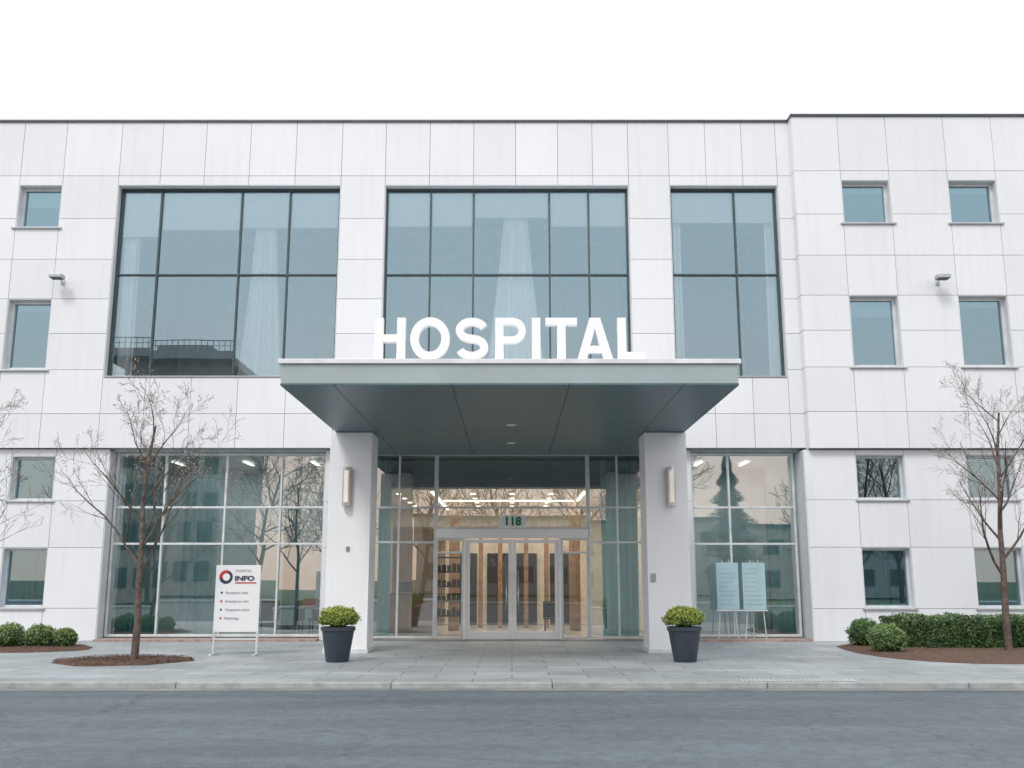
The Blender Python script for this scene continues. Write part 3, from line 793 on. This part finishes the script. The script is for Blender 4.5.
# ------------------------------------------------------------------ street behind the viewer (seen in the glass)
far = [(-34, -52), (-27, -50), (-20, -53), (-13.5, -50), (-7, -52), (-1, -50), (5, -53), (10.5, -51), (23, -50), (30, -53), (-41, -51)]
for i, (x, y) in enumerate(far):
    make_tree('bare_tree', (x, y, 0), 100+i, H=8.5+(i*37 % 5)*.6, r0=.2, fork=.22, levels=3, nl=14, spread=.85, lfac=.5, buds=False, twk=7, children=(8, 6, 4))
e = empty('conifer_tree', (16.6, -50, 0)); a = MB(); a.tube([Vector((0, 0, 0)), Vector((0, 0, 10.8))], [.2, .03], 8); a.obj('trunk', M_bark, e)
a = MB(); R = random.Random(3)
for i in range(20000):
    t = R.random()**.8; z = 1+9.8*t; rr = (1-t)*3.9*(.75+.3*math.sin(z*5))*math.sqrt(R.random()); an = R.random()*6.28
    p = Vector((rr*math.cos(an), rr*math.sin(an), z-rr*.25)); d = Vector((math.cos(an), math.sin(an), -.25)); s = R.uniform(.1, .24)
    q = d.cross(Vector((0, 0, 1))).normalized()
    a.quad([p-d*s, p-q*s*.35, p+d*s, p+q*s*.35], R.random())
a.obj('needles', M_pine, e)
OB = empty('office_building', (-29.5, -66, 0))
M_conc = pbr('pale_concrete', (.40, .40, .40), .8, var=.05)
a = MB()
a.box(-4.5, 4.5, -6, 6, 0, 20.2)
a.box(-6.0, 5.8, -7, 8, 20.2, 20.9); a.box(-3, 2, -3, 3, 20.9, 22.5); a.obj('walls', M_conc, OB)
a = MB()
for i in range(6):
    for j in range(5): a.box(-4.1+j*1.75, -2.9+j*1.75, 6.001, 6.05, 1.2+i*3.2, 2.9+i*3.2)
a.obj('windows', M_dark, OB)
a = MB()
for i in range(24): a.box(-5.9+i*.5, -5.86+i*.5, 7.85, 7.9, 20.9, 21.8)
a.box(-5.95, 5.75, 7.84, 7.91, 21.8, 21.86); a.box(-5.95, 5.75, 7.85, 7.9, 21.35, 21.39); a.obj('roof_railing', M_dark, OB)
OB2 = empty('apartment_building', (20, -85, 0)); a = MB(); a.box(-30, 26, -6, 6, 0, 7.5); a.obj('walls', M_conc, OB2)
a = MB()
for j in range(17):
    for i in range(2): a.box(-29+j*3.2, -27.4+j*3.2, 6.001, 6.05, 1.2+i*3.3, 2.9+i*3.3)
a.obj('windows', M_dark, OB2)
a = MB(); a.box(-30.3, 26.3, -6.3, 6.3, 7.5, 7.8); a.obj('roof', M_coping, OB2)

# ------------------------------------------------------------------ world + sun
w = bpy.data.worlds.new('World'); scene.world = w; w.use_nodes = True
nt = w.node_tree; nt.nodes.clear()
out = N(nt, 'ShaderNodeOutputWorld'); bg = N(nt, 'ShaderNodeBackground'); bg.inputs[1].default_value = .10
EL, AZ = 48, 205
sky = N(nt, 'ShaderNodeTexSky', sky_type='NISHITA'); sky.sun_disc = False; sky.sun_elevation = math.radians(EL); sky.sun_rotation = math.radians(AZ)
sky.dust_density = 3; sky.air_density = 1.2
tc = N(nt, 'ShaderNodeTexCoord'); sp = N(nt, 'ShaderNodeSeparateXYZ'); nt.links.new(tc.outputs['Generated'], sp.inputs[0])
cr = N(nt, 'ShaderNodeValToRGB')
cr.color_ramp.elements[0].position = .0; cr.color_ramp.elements[0].color = (1.0, .74, .60, 1)
cr.color_ramp.elements[1].position = .28; cr.color_ramp.elements[1].color = (.92, .96, 1.0, 1)
el = cr.color_ramp.elements.new(.14); el.color = (1.0, .88, .83, 1)
nt.links.new(sp.outputs[2], cr.inputs[0])
vm = N(nt, 'ShaderNodeVectorMath', operation='SCALE'); vm.inputs['Scale'].default_value = 15.5
nt.links.new(cr.outputs[0], vm.inputs[0])
mx = N(nt, 'ShaderNodeMix', data_type='RGBA'); mx.inputs[0].default_value = .85
nt.links.new(sky.outputs[0], mx.inputs[6]); nt.links.new(vm.outputs[0], mx.inputs[7])
nt.links.new(mx.outputs[2], bg.inputs[0]); nt.links.new(bg.outputs[0], out.inputs[0])
sl = bpy.data.lights.new('sun', 'SUN'); sl.energy = 1.5; sl.angle = math.radians(14); sl.color = (1, .97, .92)
so = bpy.data.objects.new('sun', sl); COL.objects.link(so)
az = math.radians(AZ)
d = Vector((math.sin(az)*math.cos(math.radians(EL)), math.cos(az)*math.cos(math.radians(EL)), math.sin(math.radians(EL))))
so.rotation_euler = d.to_track_quat('Z', 'Y').to_euler(); so.location = (0, -30, 40)

# ------------------------------------------------------------------ camera
cd = bpy.data.cameras.new('camera'); cam = bpy.data.objects.new('camera', cd); COL.objects.link(cam)
cd.sensor_width = 36; cd.lens = 36*1000/1024; cd.clip_end = 2000
cam.location = (0, -26.3, 1.5); cam.rotation_euler = (math.radians(90+11.09), 0, 0)
scene.camera = cam
scene.view_settings.view_transform = 'Standard'; scene.view_settings.look = 'None'; scene.view_settings.exposure = 0
